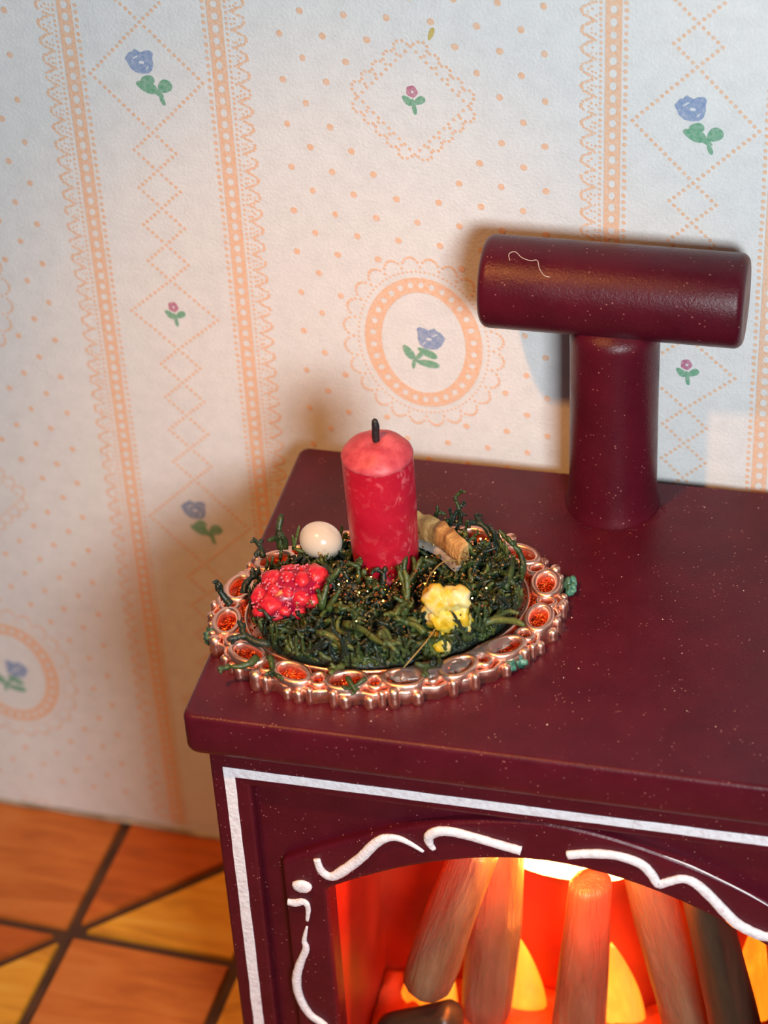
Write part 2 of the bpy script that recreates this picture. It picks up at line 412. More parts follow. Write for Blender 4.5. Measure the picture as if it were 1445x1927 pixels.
# flowers
def blob(bm, pts, mi, lift):
    vs = [bm.verts.new((x, -lift, z)) for x, z in pts]; f = bm.faces.new(vs); f.material_index = mi
def petal_loop(cx, cz, r, lobes, amp, ph, n=30, sx=1, sz=1):
    return [(cx+sx*r*(1+amp*math.cos(lobes*2*PI*i/n+ph))*math.cos(2*PI*i/n), cz+sz*r*(1+amp*math.cos(lobes*2*PI*i/n+ph))*math.sin(2*PI*i/n)) for i in range(n)]
def leaf(cx, cz, L, W, ang, n=14):
    c, s = math.cos(ang), math.sin(ang); out = []
    for i in range(n):
        t = 2*PI*i/n; x = L*.5*math.cos(t); z = W*.5*math.sin(t)*(1+.25*math.cos(t)); out.append((cx+x*c-z*s, cz+x*s+z*c))
    return out
for kind, x, z in flowers:
    if abs(x) > .99 or z < .05 or z > 1.38: continue
    bm = bmesh.new(); fcx, fcz = x, z
    if kind in ('rose', 'rose_left'):
        s = 1 if kind == 'rose' else -1
        fx, fz = (-.0035, .0138) if s == 1 else (.0060, .0045)
        # petals: a notched crown
        P = [(-.0135, .003), (-.0095, .0085), (-.0065, .0095), (-.0040, .0125), (-.0015, .0110), (.0012, .0095), (.0050, .0115), (.0095, .0120), (.0118, .0098), (.0108, .0050), (.0112, .0), (.0095, -.0060), (.0060, -.0092), (.0, -.0100), (-.0055, -.0090), (-.0095, -.0055)]
        blob(bm, [(x+fx+s*px*.98, z+fz+pz) for px, pz in P][::s], 0, .0005)
        disc(bm, x+fx+s*.001, z+fz+.0008, .0026, .0016, lift=.0009, mi=2)
        disc(bm, x+fx-s*.004, z+fz+.0050, .0032, .0007, lift=.0009, rot=.6, mi=2); disc(bm, x+fx+s*.0055, z+fz-.0040, .0026, .0006, lift=.0009, rot=.9, mi=2)
        if s == 1:
            blob(bm, leaf(x+.0010, z-.0015, .012, .0085, .1), 1, .0005); blob(bm, leaf(x-.0005, z-.0080, .019, .0105, -.35), 1, .0007)
            blob(bm, leaf(x+.0150, z-.0065, .0145, .0110, .75), 1, .0006); blob(bm, leaf(x+.0060, z-.0110, .0180, .0048, -.6), 1, .0008)
            blob(bm, leaf(x+.0115, z-.0190, .0110, .0040, -1.25), 1, .0004)
        else:
            blob(bm, leaf(x+.0030, z-.0095, .019, .0075, -.45), 1, .0005); blob(bm, leaf(x-.0135, z-.0105, .0165, .0080, -1.05), 1, .0006)
            blob(bm, leaf(x+.0030, z-.0205, .0210, .0075, -.12), 1, .0007); blob(bm, leaf(x-.0040, z-.0130, .0170, .0038, .9), 1, .0008)
            blob(bm, leaf(x-.0095, z-.0230, .0100, .0034, 1.45), 1, .0004)
        for q_ in bm.verts: q_.co.x = fcx+(q_.co.x-fcx)*1.12; q_.co.z = fcz+(q_.co.z-fcz)*1.08
        o = link('printed_flower', bm, [BLUE, GREEN, PALE], wall, smooth=False)
        tag(o, 'printed blue flower with green leaves')
    else:
        blob(bm, petal_loop(x-.0005, z+.0095, .0052, 5, .06, .4, sz=1.1), 0, .0005); disc(bm, x, z+.0095, .0014, lift=.0009, mi=2)
        blob(bm, leaf(x-.0050, z+.0005, .0120, .0070, -.75), 1, .0005); blob(bm, leaf(x+.0062, z+.0012, .0120, .0070, .62), 1, .0006)
        blob(bm, leaf(x+.0010, z-.0050, .0160, .0040, -1.45), 1, .0007)
        o = link('printed_flower', bm, [PINK, GREEN, PALE], wall, smooth=False)
        tag(o, 'printed pink bud with green leaves')
bm = bmesh.new(); blob(bm, leaf(.019, Z0+.066, .013, .0045, 1.2), 0, .0006)
tag(link('stain', bm, YELINK, wall, smooth=False), 'small yellow smudge')

# ---------------------------------------------------------------- setting: floor with inlaid tiles
bm = bmesh.new(); box(bm, (-1.15, -1.5, -.05), (1.15, .03, -.007)); floor = link('floor', bm, JOINT, smooth=False); tag(floor, kind='structure')
TX0, TY0, TP, G = -.3875, -.1765, .1955, .0078
def tile(poly, m):
    # inset the polygon by the half joint, then extrude down
    n = len(poly); c = Vector((sum(p[0] for p in poly)/n, sum(p[1] for p in poly)/n)); Q = []
    for i in range(n):
        p = Vector(poly[i]); a = (Vector(poly[i-1])-p).normalized(); b = (Vector(poly[(i+1) % n])-p).normalized()
        bis = (a+b).normalized(); half = a.angle(b)/2; Q.append(p+bis*(G/math.sin(half)))
    ox, oy = c.x, c.y
    b_ = bmesh.new(); lift = random.uniform(-.0006, .0006)
    T = [b_.verts.new((q.x-ox, q.y-oy, lift)) for q in Q]; E_ = [b_.verts.new((q.x-ox+(q.x-ox)*.012, q.y-oy+(q.y-oy)*.012, lift-.002)) for q in Q]
    B = [b_.verts.new((q.x-ox+(q.x-ox)*.012, q.y-oy+(q.y-oy)*.012, -.008)) for q in Q]
    b_.faces.new(T)
    for X, Y in ((T, E_), (E_, B)):
        for i in range(n): b_.faces.new((X[i], X[(i+1) % n], Y[(i+1) % n], Y[i]))
    o = link('tile', b_, m, floor, (ox, oy, 0), smooth=False); return o
for i in range(-4, 7):
    for j in range(-7, 2):
        x0, y0 = TX0+i*TP, TY0+j*TP; x1, y1 = x0+TP, min(y0+TP, .022)
        if x0 < -1.12 or x1 > 1.12 or y0 > 0 or y0 < -1.45: continue
        if (i+j) % 2 == 0:
            if i >= 1 and y1-y0 > TP*.9:
                tile([(x0, y0), (x1, y0), (x0, y1)], YE1); tile([(x1, y0), (x1, y1), (x0, y1)], OR2)
            elif y1-y0 > TP*.9:
                tile([(x0, y0), (x1, y1), (x0, y1)], OR2); tile([(x0, y0), (x1, y0), (x1, y1)], YE1)
            else: tile([(x0, y0), (x1, y0), (x1, y1), (x0, y1)], OR2)
        else: tile([(x0, y0), (x1, y0), (x1, y1), (x0, y1)], OR1)
# ragged grey bead of adhesive where paper meets floor
bm = bmesh.new(); pts = []; rad = []
for i in range(161):
    x = -1.08+2.16*i/160; pts.append((x, -.0005+.0015*noise.noise(Vector((x*25, 3, 0))), .0022)); rad.append(max(.0008, .0036+.0034*noise.noise(Vector((x*14, 7, 1)))))
tube(bm, pts, rad, 6); tag(link('baseboard_back', bm, GREYGLUE), kind='structure')

# ---------------------------------------------------------------- stove
HB = .6047
SB = sw(0, 0, 0); 
stove = thing('wood_stove', 'maroon toy wood stove with white trim and a glowing arched fire opening', 'stove', Vector((SB.x, SB.y, 0)))
def S(name, bm, mat, parent=None, **k): 
    for v in bm.verts: v.co.z += HB
    return link(name, bm, mat, parent or stove, **k)
# slab: rounded front and left lower edges, slightly uneven back edge
bm = bmesh.new(); NS = 60
prof = [(.0, -.0476)] 
def slab_section(f):                                    # outline in y,z at offset
    pass
def rrect(ins, rc, z, k=6):
    x0, y0, x1, y1 = ins, ins, .616-ins, .3957-ins*.35; L = []
    for (cx, cy, a0) in ((x0+rc, y0+rc, PI), (x1-rc, y0+rc, 1.5*PI), (x1-rc, y1-rc, 0), (x0+rc, y1-rc, .5*PI)):
        for i in range(k+1): t = a0+PI/2*i/k; L.append((cx+rc*math.cos(t), cy+rc*math.sin(t)))
    out = []                                            # subdivide the long sides
    n = len(L)
    for i in range(n):
        p, q = L[i], L[(i+1) % n]; m = 30 if math.dist(p, q) > .1 else 1
        for j in range(m): out.append((p[0]+(q[0]-p[0])*j/m, p[1]+(q[1]-p[1])*j/m))
    res = []
    for x, y in out:
        if y > .38: y += .0012*noise.noise(Vector((x*60, 0, 0)))       # the cast back edge is a little ragged
        res.append(bm.verts.new((x, y, z)))
    return res
rr_ = .0135
prof = [(.0045, 0), (.0022, -.0006), (.0008, -.0020), (0, -.0045), (0, -.0476+rr_)]+[(rr_*(1-math.cos(t*PI/12)), -.0476+rr_-rr_*math.sin(t*PI/12)) for t in range(1, 7)]
lp = [rrect(i_, max(.009-i_*.3, .004), z_) for i_, z_ in prof]
for A, B in zip(lp, lp[1:]):
    for i in range(len(A)): bm.faces.new((A[i], A[(i+1) % len(A)], B[(i+1) % len(A)], B[i]))
bm.faces.new(lp[0]); bm.faces.new(lp[-1][::-1])
S('stove_top', bm, MAROON)
# body shell
X0, X1, Y0, Y1 = .0145, .6015, .0150, .3830
CX = .308
bm = bmesh.new()
box(bm, (X0, Y0+.03, -HB), (X0+.045, Y1, -.044)); box(bm, (X1-.045, Y0+.03, -HB), (X1, Y1, -.044)); box(bm, (X0+.045, Y1-.03, -HB), (X1-.045, Y1, -.044)); box(bm, (X0+.045, Y0+.03, -HB), (X1-.045, Y1-.03, -HB+.02))
S('side_panel', bm, MAROON, smooth=False)
def rect(x0, x1, z0, z1, N=24):
    per = []
    for i in range(N): per.append((x0, z0+(z1-z0)*i/N))
    for i in range(N): per.append((x0+(x1-x0)*i/N, z1))
    for i in range(N): per.append((x1, z1-(z1-z0)*i/N))
    for i in range(N): per.append((x1-(x1-x0)*i/N, z0))
    return per
bm = bmesh.new()
o_, i_ = rect(X0, X1, -HB+.001, -.046), rect(.0500, .5660, -.56, -.0870)
ring_prism(bm, o_, i_, Y0, Y0+.0305); S('front_frame', bm, MAROON, smooth=False, bevel=.0035)
# arched door loops
def arch(xl, zs, zp, zbot, p=2.0, N=24):
    per = []; xr = 2*CX-xl
    for i in range(N): per.append((xl, zbot+(zs-zbot)*i/N))
    for i in range(N):
        x = xl+(xr-xl)*i/N; u = abs((x-CX)/(CX-xl)); per.append((x, zs+(zp-zs)*(1-u**p)))
    for i in range(N): per.append((xr, zs-(zs-zbot)*i/N))
    for i in range(N): per.append((xr-(xr-xl)*i/N, zbot))
    return per
OUT = arch(.0700, -.1760, -.0875, -.535, 1.75); INN = arch(.1110, -.2040, -.1330, -.505, 1.85)
bm = bmesh.new(); ring_prism(bm, rect(.0485, .5675, -.562, -.0855), [(x, z) for x, z in arch(.078, -.178, -.0935, -.53, 1.75)], Y0+.011, Y0+.022)
S('recess_panel', bm, MAROON, smooth=False)
bm = bmesh.new(); ring_prism(bm, OUT, INN, Y0+.0008, Y0+.030); S('door_frame', bm, MAROON, smooth=False, bevel=.0045, segs=3)
# painted white line
bm = bmesh.new(); ring_prism(bm, rect(.0268, .5892, -.575, -.0680), rect(.0368, .5792, -.566, -.0778), Y0-.0008, Y0+.002)
for v in bm.verts:
    v.co.x += .0007*noise.noise(v.co*130); v.co.z += .0007*noise.noise(v.co*150+Vector((9, 9, 9)))
S('painted_line', bm, WHITE, smooth=False, bevel=.0005)
# white scroll relief
S1 = [(.104,-.1652),(.1073,-.1792),(.1163,-.1847),(.1286,-.1739),(.1452,-.1549),(.1576,-.137),(.1676,-.1279),(.179,-.1258),(.1902,-.1305),(.2012,-.1381)]
S2 = [(.2108,-.1337),(.2069,-.1267),(.2072,-.1177),(.2157,-.1110),(.2285,-.1095),(.2470,-.1125),(.2686,-.1174),(.2872,-.1212)]
S3 = [(.3271,-.119),(.3464,-.1137),(.3684,-.1119),(.3885,-.1174),(.3988,-.1288),(.4045,-.1394),(.4126,-.1352),(.4251,-.129),(.4361,-.1326),(.4493,-.1464),(.4627,-.1633),(.476,-.1765),(.4991,-.1851),(.512,-.170)]
S4 = [(.0732,-.2249),(.0801,-.225),(.0883,-.222),(.0917,-.2296),(.0896,-.2466)]
S5 = [(.0891,-.2536),(.0851,-.2726),(.0860,-.2838),(.0788,-.3052),(.0744,-.3234),(.0738,-.3411),(.0767,-.3581),(.0838,-.3744),(.0955,-.3853),(.0985,-.402),(.090,-.415)]
def scroll(P, rw, parent=None):
    bm = bmesh.new(); Q = smooth_path([(x, 0, z) for x, z in P], 5); n = len(Q)
    rad = []
    for i in range(n):
        t = i/(n-1); k = t*(len(rw)-1); j = min(int(k), len(rw)-2); rad.append(1.12*(rw[j]+(rw[j+1]-rw[j])*(k-j))*(1+.10*noise.noise(Vector((i*.9, P[0][0]*99, 0)))))
    tube(bm, Q, rad, 8)
    for v in bm.verts: v.co.y = v.co.y*.6+Y0-.0005
    return S('scroll', bm, WHITE)
scroll(S1, [.0030, .0042, .0048, .0046, .0042, .0028, .0016]); scroll(S2, [.0022, .0040, .0048, .0046, .0044, .0046])
scroll(S3, [.0044, .0044, .0044, .0040, .0040, .0046, .0048, .0050, .0048]); scroll(S4, [.0034, .0040, .0034, .0024, .0014]); scroll(S5, [.0010, .0028, .0036, .0042, .0040, .0040, .0042, .004])
for P, rw in ((S5, [.0010, .0028, .0036, .0042, .0040]), (S4, [.0034, .004, .0034, .0024, .0014])): scroll([(2*CX-x, z) for x, z in P], rw)
for s in (0, 1):
    bm = bmesh.new(); ico(bm, ((.0881 if not s else 2*CX-.0881), Y0-.0005, -.2022), 1, 2, (.0098, .0035, .0078), amp=.1, fr=2); S('scroll_bead', bm, WHITE)
# thin glint along the arch shoulder, put in as a white-painted strand
scroll([(.408,-.1045),(.43,-.112),(.455,-.1235),(.48,-.1365),(.50,-.149)], [.0003, .0008, .0007, .0008, .0004]).name = 'arch_glint'
# firebox
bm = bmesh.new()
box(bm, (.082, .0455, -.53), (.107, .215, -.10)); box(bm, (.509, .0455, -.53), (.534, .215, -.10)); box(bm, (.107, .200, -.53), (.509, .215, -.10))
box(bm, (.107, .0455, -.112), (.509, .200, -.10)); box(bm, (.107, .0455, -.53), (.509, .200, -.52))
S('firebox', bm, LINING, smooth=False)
bm = bmesh.new(); n1, n2 = 34, 14; grid = []
for i in range(n1):
    row = []
    for j in range(n2):
        x = .109+.398*i/(n1-1); y = .047+.151*j/(n2-1); row.append(bm.verts.new((x, y, -.505+.012*noise.noise(Vector((x*45, y*45, 2)))+.008*noise.noise(Vector((x*110, y*110, 5))))))
    grid.append(row)
for i in range(n1-1):
    for j in range(n2-1): bm.faces.new((grid[i][j], grid[i+1][j], grid[i+1][j+1], grid[i][j+1]))
b_ = bmesh.ops.extrude_face_region(bm, geom=bm.faces[:])
for g in b_['geom']:
    if isinstance(g, bmesh.types.BMVert): g.co.z = -.5195
tag(S('ember_bed', bm, EMBER), 'glowing amber ember bed')
def flame(x, y, z, h, w_, lean):
    bm = bmesh.new(); n = 14
    prof = []
    for i in range(15):
        t = i/14; prof.append((w_*math.cos(PI/2*t)**.85+1e-5 if 0 < i < 14 else 0, h*t))
    lathe(bm, prof, n)
    for v in bm.verts: v.co = Vector((x+v.co.x+lean*(v.co.z/h)**2, y+v.co.y*.4, z+v.co.z))
    return tag(S('flame', bm, FLAME), 'amber resin flame lit from within')
flame(.254, .180, -.515, .105, .024, -.004); flame(.350, .180, -.515, .115, .028, -.008); flame(.160, .165, -.515, .090, .030, .02); flame(.478, .19, -.50, .16, .02, .004)
bm = bmesh.new(); ico(bm, (.302, .180, -.301), 1, 3, (.058, .012, .017)); tag(S('light_bulb', bm, LEDM), 'white hot amber bulb')
def plight(name, l, e, c, r=.008):
    d = bpy.data.lights.new(name, 'POINT'); d.energy = e; d.color = c; d.shadow_soft_size = r
    o = bpy.data.objects.new(name, d); COL.objects.link(o); o.location = sw(*l)
plight('fire_lamp', (.300, .062, -.166), 3.4, (1, .24, .03)); plight('ember_lamp', (.30, .165, -.40), .09, (1, .24, .03)); plight('bulb_lamp', (.296, .158, -.275), 2.6, (1, .20, .02)); plight('log_fill_right', (.385, .055, -.185), .9, (1, .20, .02))  # the right-hand lamp is added fill to redden the log tops

# logs stand in the firebox
def log(p0, p1, r0, r1, label, mat=LOG, seed=0, sq=.85):
    a, b = sw(*p0), sw(*p1); ax = (b-a); L = ax.length; q = ax.to_track_quat('Z', 'Y')
    bm = bmesh.new(); N = 20; prof = []
    for i in range(5): t = i/5*PI/2; prof.append((r0*math.sin(t), r0*.8*(1-math.cos(t))))
    for i in range(1, 13): t = i/13; prof.append((r0+(r1-r0)*t, r0*.8+(L-r0*.8-r1*.5)*t))
    for i in range(5): t = i/5*PI/2; prof.append((r1*math.cos(t), L-r1*.5+r1*.5*math.sin(t)))
    prof.append((0, L)); lathe(bm, prof, N)
    for v in bm.verts:
        k = 1+.10*noise.noise(Vector((v.co.x*45+seed, v.co.y*45, v.co.z*7)))+.05*noise.noise(Vector((v.co.x*140, v.co.y*140+seed, v.co.z*12)))
        v.co.x *= k; v.co.y *= k*sq
    o = link('firewood_log', bm, mat); o.location = a; o.rotation_euler = q.to_euler()
    tag(o, label, 'log', 'toy logs in the stove'); return o
log((.176, .085, -.399), (.234, .098, -.195), .0300, .024, 'short rounded grey log, leftmost in the fire opening, leaning right', seed=1)
log((.222, .150, -.500), (.247, .146, -.190), .0310, .026, 'upright log second from the left, behind the leaning rounded log', seed=4)
log((.318, .125, -.500), (.331, .120, -.252), .0310, .022, 'central upright log with its cut top below the bright bulb', seed=9)
log((.440, .142, -.500), (.374, .132, -.215), .038, .026, 'streaky wide log right of centre, leaning left', seed=13)
log((.498, .078, -.500), (.434, .086, -.200), .030, .022, 'almost black log at the right end of the fire opening', DLOG, seed=17)
log((.128, .085, -.475), (.210, .082, -.425), .022, .020, 'added dark log shape standing in for the shadow under the leaning rounded log', DLOG, seed=27)  # dark shape added in place of the shadow below the leaning log

# flue: upright pipe and cross bar
bm = bmesh.new(); n = 56
lathe(bm, [(0, -.002), (.0440, -.002), (.0440, .001), (.0425, .005), (.0412, .012), (.0406, .03), (.0400, .10), (.0400, .160), (.0402, .185), (.0402, .20), (0, .20)], n, Matrix.Translation((.3114, .3585, 0)))
S('flue_pipe', bm, MAROON)
bm = bmesh.new(); L = .2310; R_ = .0415
prof = [(0, 0)]+[(R_-.008+.008*math.sin(t*PI/10), .008-.008*math.cos(t*PI/10)) for t in range(6)]+[(R_, .06), (R_, .12), (R_, .18)]+[(R_-.008+.008*math.cos(t*PI/10), L-.008+.008*math.sin(t*PI/10)) for t in range(6)]+[(0, L)]
lathe(bm, prof, n, Matrix.Translation((.1945, .3585, .2295)) @ Matrix.Rotation(PI/2, 4, 'Y'))
S('flue_cap', bm, MAROON)
# glue crumbs round the pipe foot
bm = bmesh.new()
for i in range(46):
    t = random.uniform(-2.9, .1); r = .0455+abs(random.gauss(0, .0022)); ico(bm, (.3114+r*math.cos(t), .3585+r*math.sin(t), .0004), random.uniform(.0004, .0011), 1, (1, 1, .7))
o = S('glue_crumbs', bm, MAROON); tag(o, kind='stuff')
# dust specks lying on the stove top
bm = bmesh.new()
for i in range(70):
    x, y = random.uniform(.02, .5), random.uniform(.01, .38); ico(bm, (x, y, .0003), random.uniform(.0003, .0009), 1, (1, 1, .6))
a = NT('dust'); a.set(Roughness=.6, Base_Color=(.62, .42, .34)); DUST = a.m
o = S('dust_specks', bm, DUST); tag(o, 'pale dust specks', kind='stuff')
# a hair on the cross bar
def surf(x, a_): return (x, .3585-(R_+.0006)*math.sin(a_), .2295+(R_+.0006)*math.cos(a_))
bm = bmesh.new()
tube(bm, smooth_path([surf(.2222, .55), surf(.2205, .40), surf(.2255, .33), surf(.2320, .46), surf(.2400, .52), surf(.2460, .50), surf(.2490, .68), surf(.2540, .82), surf(.2590, .84)], 4), .00033, 5)
cc = sw(.24, .3585, .2295)
o = bpy.data.objects.new('lint_hair', None)
me = link('lint_hair', bm, LINT); me.location = sw(0, 0, 0); me.rotation_euler = (0, 0, SR); bpy.data.objects.remove(o)
tag(me, 'curly pale hair clinging to the left end of the maroon flue bar', 'hair')

# ---------------------------------------------------------------- copper tray
TC = (.1433, .1573); TA = math.atan2(.3541, .9352)
TK = 1.045
tray = thing('decorative_tray', 'oval copper filigree tray with scalloped edge on the stove top', 'tray', sw(TC[0], TC[1], 0), SR+TA)
Tp = lambda: None
def tr(x, y):                                          # stove xy to tray xy
    dx, dy = x-TC[0], y-TC[1]; c, s = math.cos(TA), math.sin(TA); return dx*c+dy*s, -dx*s+dy*c
EA, EB = .1568, .1198
def edisc(bm, a, b, z0, z1, n=72):
    lathe(bm, [(0, z0), (1, z0), (1, z1), (0, z1)], n)
    for v in bm.verts: v.co.x *= a; v.co.y *= b
bm = bmesh.new(); edisc(bm, .1440, .1070, 0, .0055); link('base_plate', bm, COPPER, tray, smooth=False)
bm = bmesh.new()
for s in range(1):
    washer(bm, 0, 0, .1415, .1045, .022, .0056, .0085, n=90)
tag(link('glitter_band', bm, AMBER, tray, smooth=False), 'orange glitter showing through the openwork')
bm = bmesh.new(); washer(bm, 0, 0, .1475, .1105, .0035, .0, .0135, n=144, amp=.018, fr=36); link('scalloped_rim', bm, COPPER, tray)
bm = bmesh.new(); washer(bm, 0, 0, .1210, .0850, .003, .0056, .0150, n=80); link('inner_rim', bm, COPPER, tray)
# arc-length walk round the oval
def walk(a, b, N):
    K = 2000; P = [(a*math.cos(2*PI*i/K), b*math.sin(2*PI*i/K)) for i in range(K+1)]; cum = [0]
    for p, q in zip(P, P[1:]): cum.append(cum[-1]+math.dist(p, q))
    out = []; k = 0
    for j in range(N):
        t = cum[-1]*j/N
        while cum[k+1] < t: k += 1
        p, q = P[k], P[k+1]; out.append((p[0], p[1], math.atan2(q[1]-p[1], q[0]-p[0])))
    return out
W_ = walk(.1350, .0980, 32)
for j, (x, y, an) in enumerate(W_):
    bm = bmesh.new()
    if j % 2 == 0: washer(bm, 0, 0, .0188, .0128, .0052, 0, .0190, n=26); m_ = an+.22*(1 if j % 4 else -1); nm = 'oval_loop'
    else: washer(bm, 0, 0, .0084, .0094, .0042, 0, .0172, n=18); m_ = an; nm = 'round_loop'
    o = link(nm, bm, COPPER, tray, (x, y, 0)); o.rotation_euler = (0, 0, m_)
beads = []
for j, (x, y, an) in enumerate(walk(.1490, .1115, 84)):
    if (j % 7) in (0, 3) or random.random() < .12: continue
    bm = bmesh.new(); r = (.0046, .0036, .0052, .0036, .0046, .0034)[j % 6]*random.uniform(.85, 1.1); h = (.012, .0165, .0185, .0165, .012, .01)[j % 6]
    lathe(bm, [(0, 0), (r, 0), (r*1.05, h*.3), (r*.92, h*.6), (r, h-.002), (r*.6, h), (0, h+.0004)], 9)
    link('rim_bead', bm, COPPER, tray, (x, y, 0))
# small gems of glitter in the holes
bm = bmesh.new()
for i in range(1500):
    t = random.uniform(0, 2*PI); k = random.uniform(.80, 1.0); ico(bm, (.1385*k*math.cos(t), .1020*k*math.sin(t), random.uniform(.0085, .0125)), random.uniform(.0007, .0016), 0) if False else None
    x, y, z, r = .1400*k*math.cos(t), .1040*k*math.sin(t), random.uniform(.0085, .0120), random.uniform(.0008, .0018)
    d = [Vector((random.gauss(0, 1), random.gauss(0, 1), random.gauss(0, 1))).normalized() for _ in range(1)][0]; e = d.orthogonal().normalized(); f_ = d.cross(e)
    c = Vector((x, y, z)); V = [bm.verts.new(c+q*r) for q in (d, e, f_, -d, -e, -f_)]
    for tri in ((0,1,2),(0,2,4),(0,4,5),(0,5,1),(3,2,1),(3,4,2),(3,5,4),(3,1,5)): bm.faces.new([V[q] for q in tri])
tag(link('glitter', bm, AMBER, tray, smooth=False), 'orange red glitter grains', kind='stuff')
# verdigris lumps at the edge
for (x, y, s) in ((.2940, .2230, .0066), (.2960, .2150, .0056), (.0010, .0965, .0085), (.2700, .1130, .0070), (.2620, .1050, .0060), (.2880, .1650, .0055)):
    bm = bmesh.new(); ico(bm, (0, 0, 0), s, 3, (.8, .8, 1.05), amp=.7, fr=1.9, off=x*50); tx, ty = tr(x, y)
    tag(link('verdigris_patch', bm, VERD, tray, (tx/TK, ty/TK, s*.95)), 'green corroded blob')
# clear glue
for (x, y, a_, b_, rz, z) in ((.196, .080, .034, .010, .45, .0150), (.238, .116, .022, .007, .75, .0150)):
    bm = bmesh.new(); ico(bm, (0, 0, 0), 1, 3, (a_, b_, .0050), amp=.35, fr=2.2, off=x*30); tx, ty = tr(x, y)
    o = link('glue_puddle', bm, GLUE, tray, (tx, ty, z)); o.rotation_euler = (0, 0, rz-TA); tag(o, 'clear glossy glue')

tray.scale = (TK, TK, 1.0)
# ---------------------------------------------------------------- moss
mo = sw(TC[0], TC[1], .0060)
mossobj = thing('moss', 'tangled dark green moss filling the copper tray, dusted with gold glitter', 'moss', mo, SR)
mossobj['kind'] = 'stuff'
# coordinates below: stove axes, relative to tray centre and z of the plate
CANDLE = (.1351-TC[0], .1936-TC[1])
bm = bmesh.new(); NR = 20; NA = 72; rows = []
ca, sa = math.cos(TA), math.sin(TA)
def inside(x, y, a=.122, b=.088): X, Y = x*ca+y*sa, -x*sa+y*ca; return (X/a)**2+(Y/b)**2
for i in range(NR+1):
    rr = i/NR; row = []
    for j in range(NA):
        t = 2*PI*j/NA; X, Y = .113*rr*math.cos(t), .079*rr*math.sin(t)
        x, y = X*ca-Y*sa, X*sa+Y*ca
        z = .002+.018*math.sqrt(max(0, 1-rr**4))+(.012*noise.noise(Vector((x*70, y*70, 1)))+.006*noise.noise(Vector((x*190, y*190, 8))))*(1-rr**3)
        z += .004*noise.noise(Vector((x*330, y*330, 8)))
        if math.dist((x, y), CANDLE) < .034: z = min(z, .0125)
        row.append(bm.verts.new((x, y, max(z, .003) if i < NR else .0)))
    rows.append(row)
for A, B in zip(rows, rows[1:]):
    for j in range(NA): bm.faces.new((A[j], A[(j+1) % NA], B[(j+1) % NA], B[j]))
tag(link('moss_bed', bm, MOSSD, mossobj), kind='stuff')  # base mound coloured dark for the shade deep between the strands
def strand(bm, p, d, L, r, depth=0, keep=True):
    cu = 1 if keep else .4
    P = [Vector(p)]; d = Vector(d).normalized(); n = 7; R = []
    bend = Vector((random.gauss(0, 1), random.gauss(0, 1), random.gauss(-.15, .5)))*.55*cu
    for i in range(n):
        R.append(r*(1-.45*i/n)*(1+random.uniform(-.15, .15)))
        d = (d+bend*.5+Vector((jit(.4), jit(.4), jit(.34)))*cu).normalized()
        q = P[-1]+d*L/n
        if q.z < .012: q.z = .012; d.z = abs(d.z)
        e = inside(q.x, q.y, .119, .086)
        if keep and e > 1: k_ = 1/math.sqrt(e); q.x *= k_; q.y *= k_; q.z += .0015
        P.append(q)
    R.append(r*.35); tube(bm, P, R, 5)
    if depth < 2:
        for k in range(random.choice((1, 2, 2, 3))):
            i = random.randint(2, n); dd = (P[i]-P[i-1]).normalized()+Vector((jit(1), jit(1), jit(.6)))
            strand(bm, P[i], dd, L*random.uniform(.35, .6), r*.8, depth+1, keep)
mb = [bmesh.new() for _ in range(3)]
count = 0
while count < 620:
    x, y = random.uniform(-.13, .13), random.uniform(-.11, .11)
    e_ = inside(x, y, .114, .082)
    if e_ > 1 or (e_ < .5 and random.random() < .35): continue
    if math.dist((x, y), CANDLE) < .031: continue
    zz = .018+.008*noise.noise(Vector((x*30, y*30, 4)))
    dd = (jit(1), jit(1), random.uniform(.0, .75))
    right = x > .03
    Lh = random.uniform(.012, .026)
    k = random.choices((0, 1, 2), (.46, .42, .12))[0]
    strand(mb[k], (x, y, zz), dd, Lh, random.uniform(.0022, .0036)); count += 1
for i in range(190):                                    # a ragged fringe along the inner rim
    t = 2*PI*i/190+jit(.02); k_ = random.uniform(.90, 1.0); X, Y = .117*k_*math.cos(t), .083*k_*math.sin(t)
    x, y = X*ca-Y*sa, X*sa+Y*ca
    strand(mb[random.choice((0, 0, 1, 1, 2))], (x, y, random.uniform(.008, .016)), (jit(1)-x*3, jit(1)-y*3, random.uniform(.1, .8)), random.uniform(.010, .020), random.uniform(.0020, .0032))
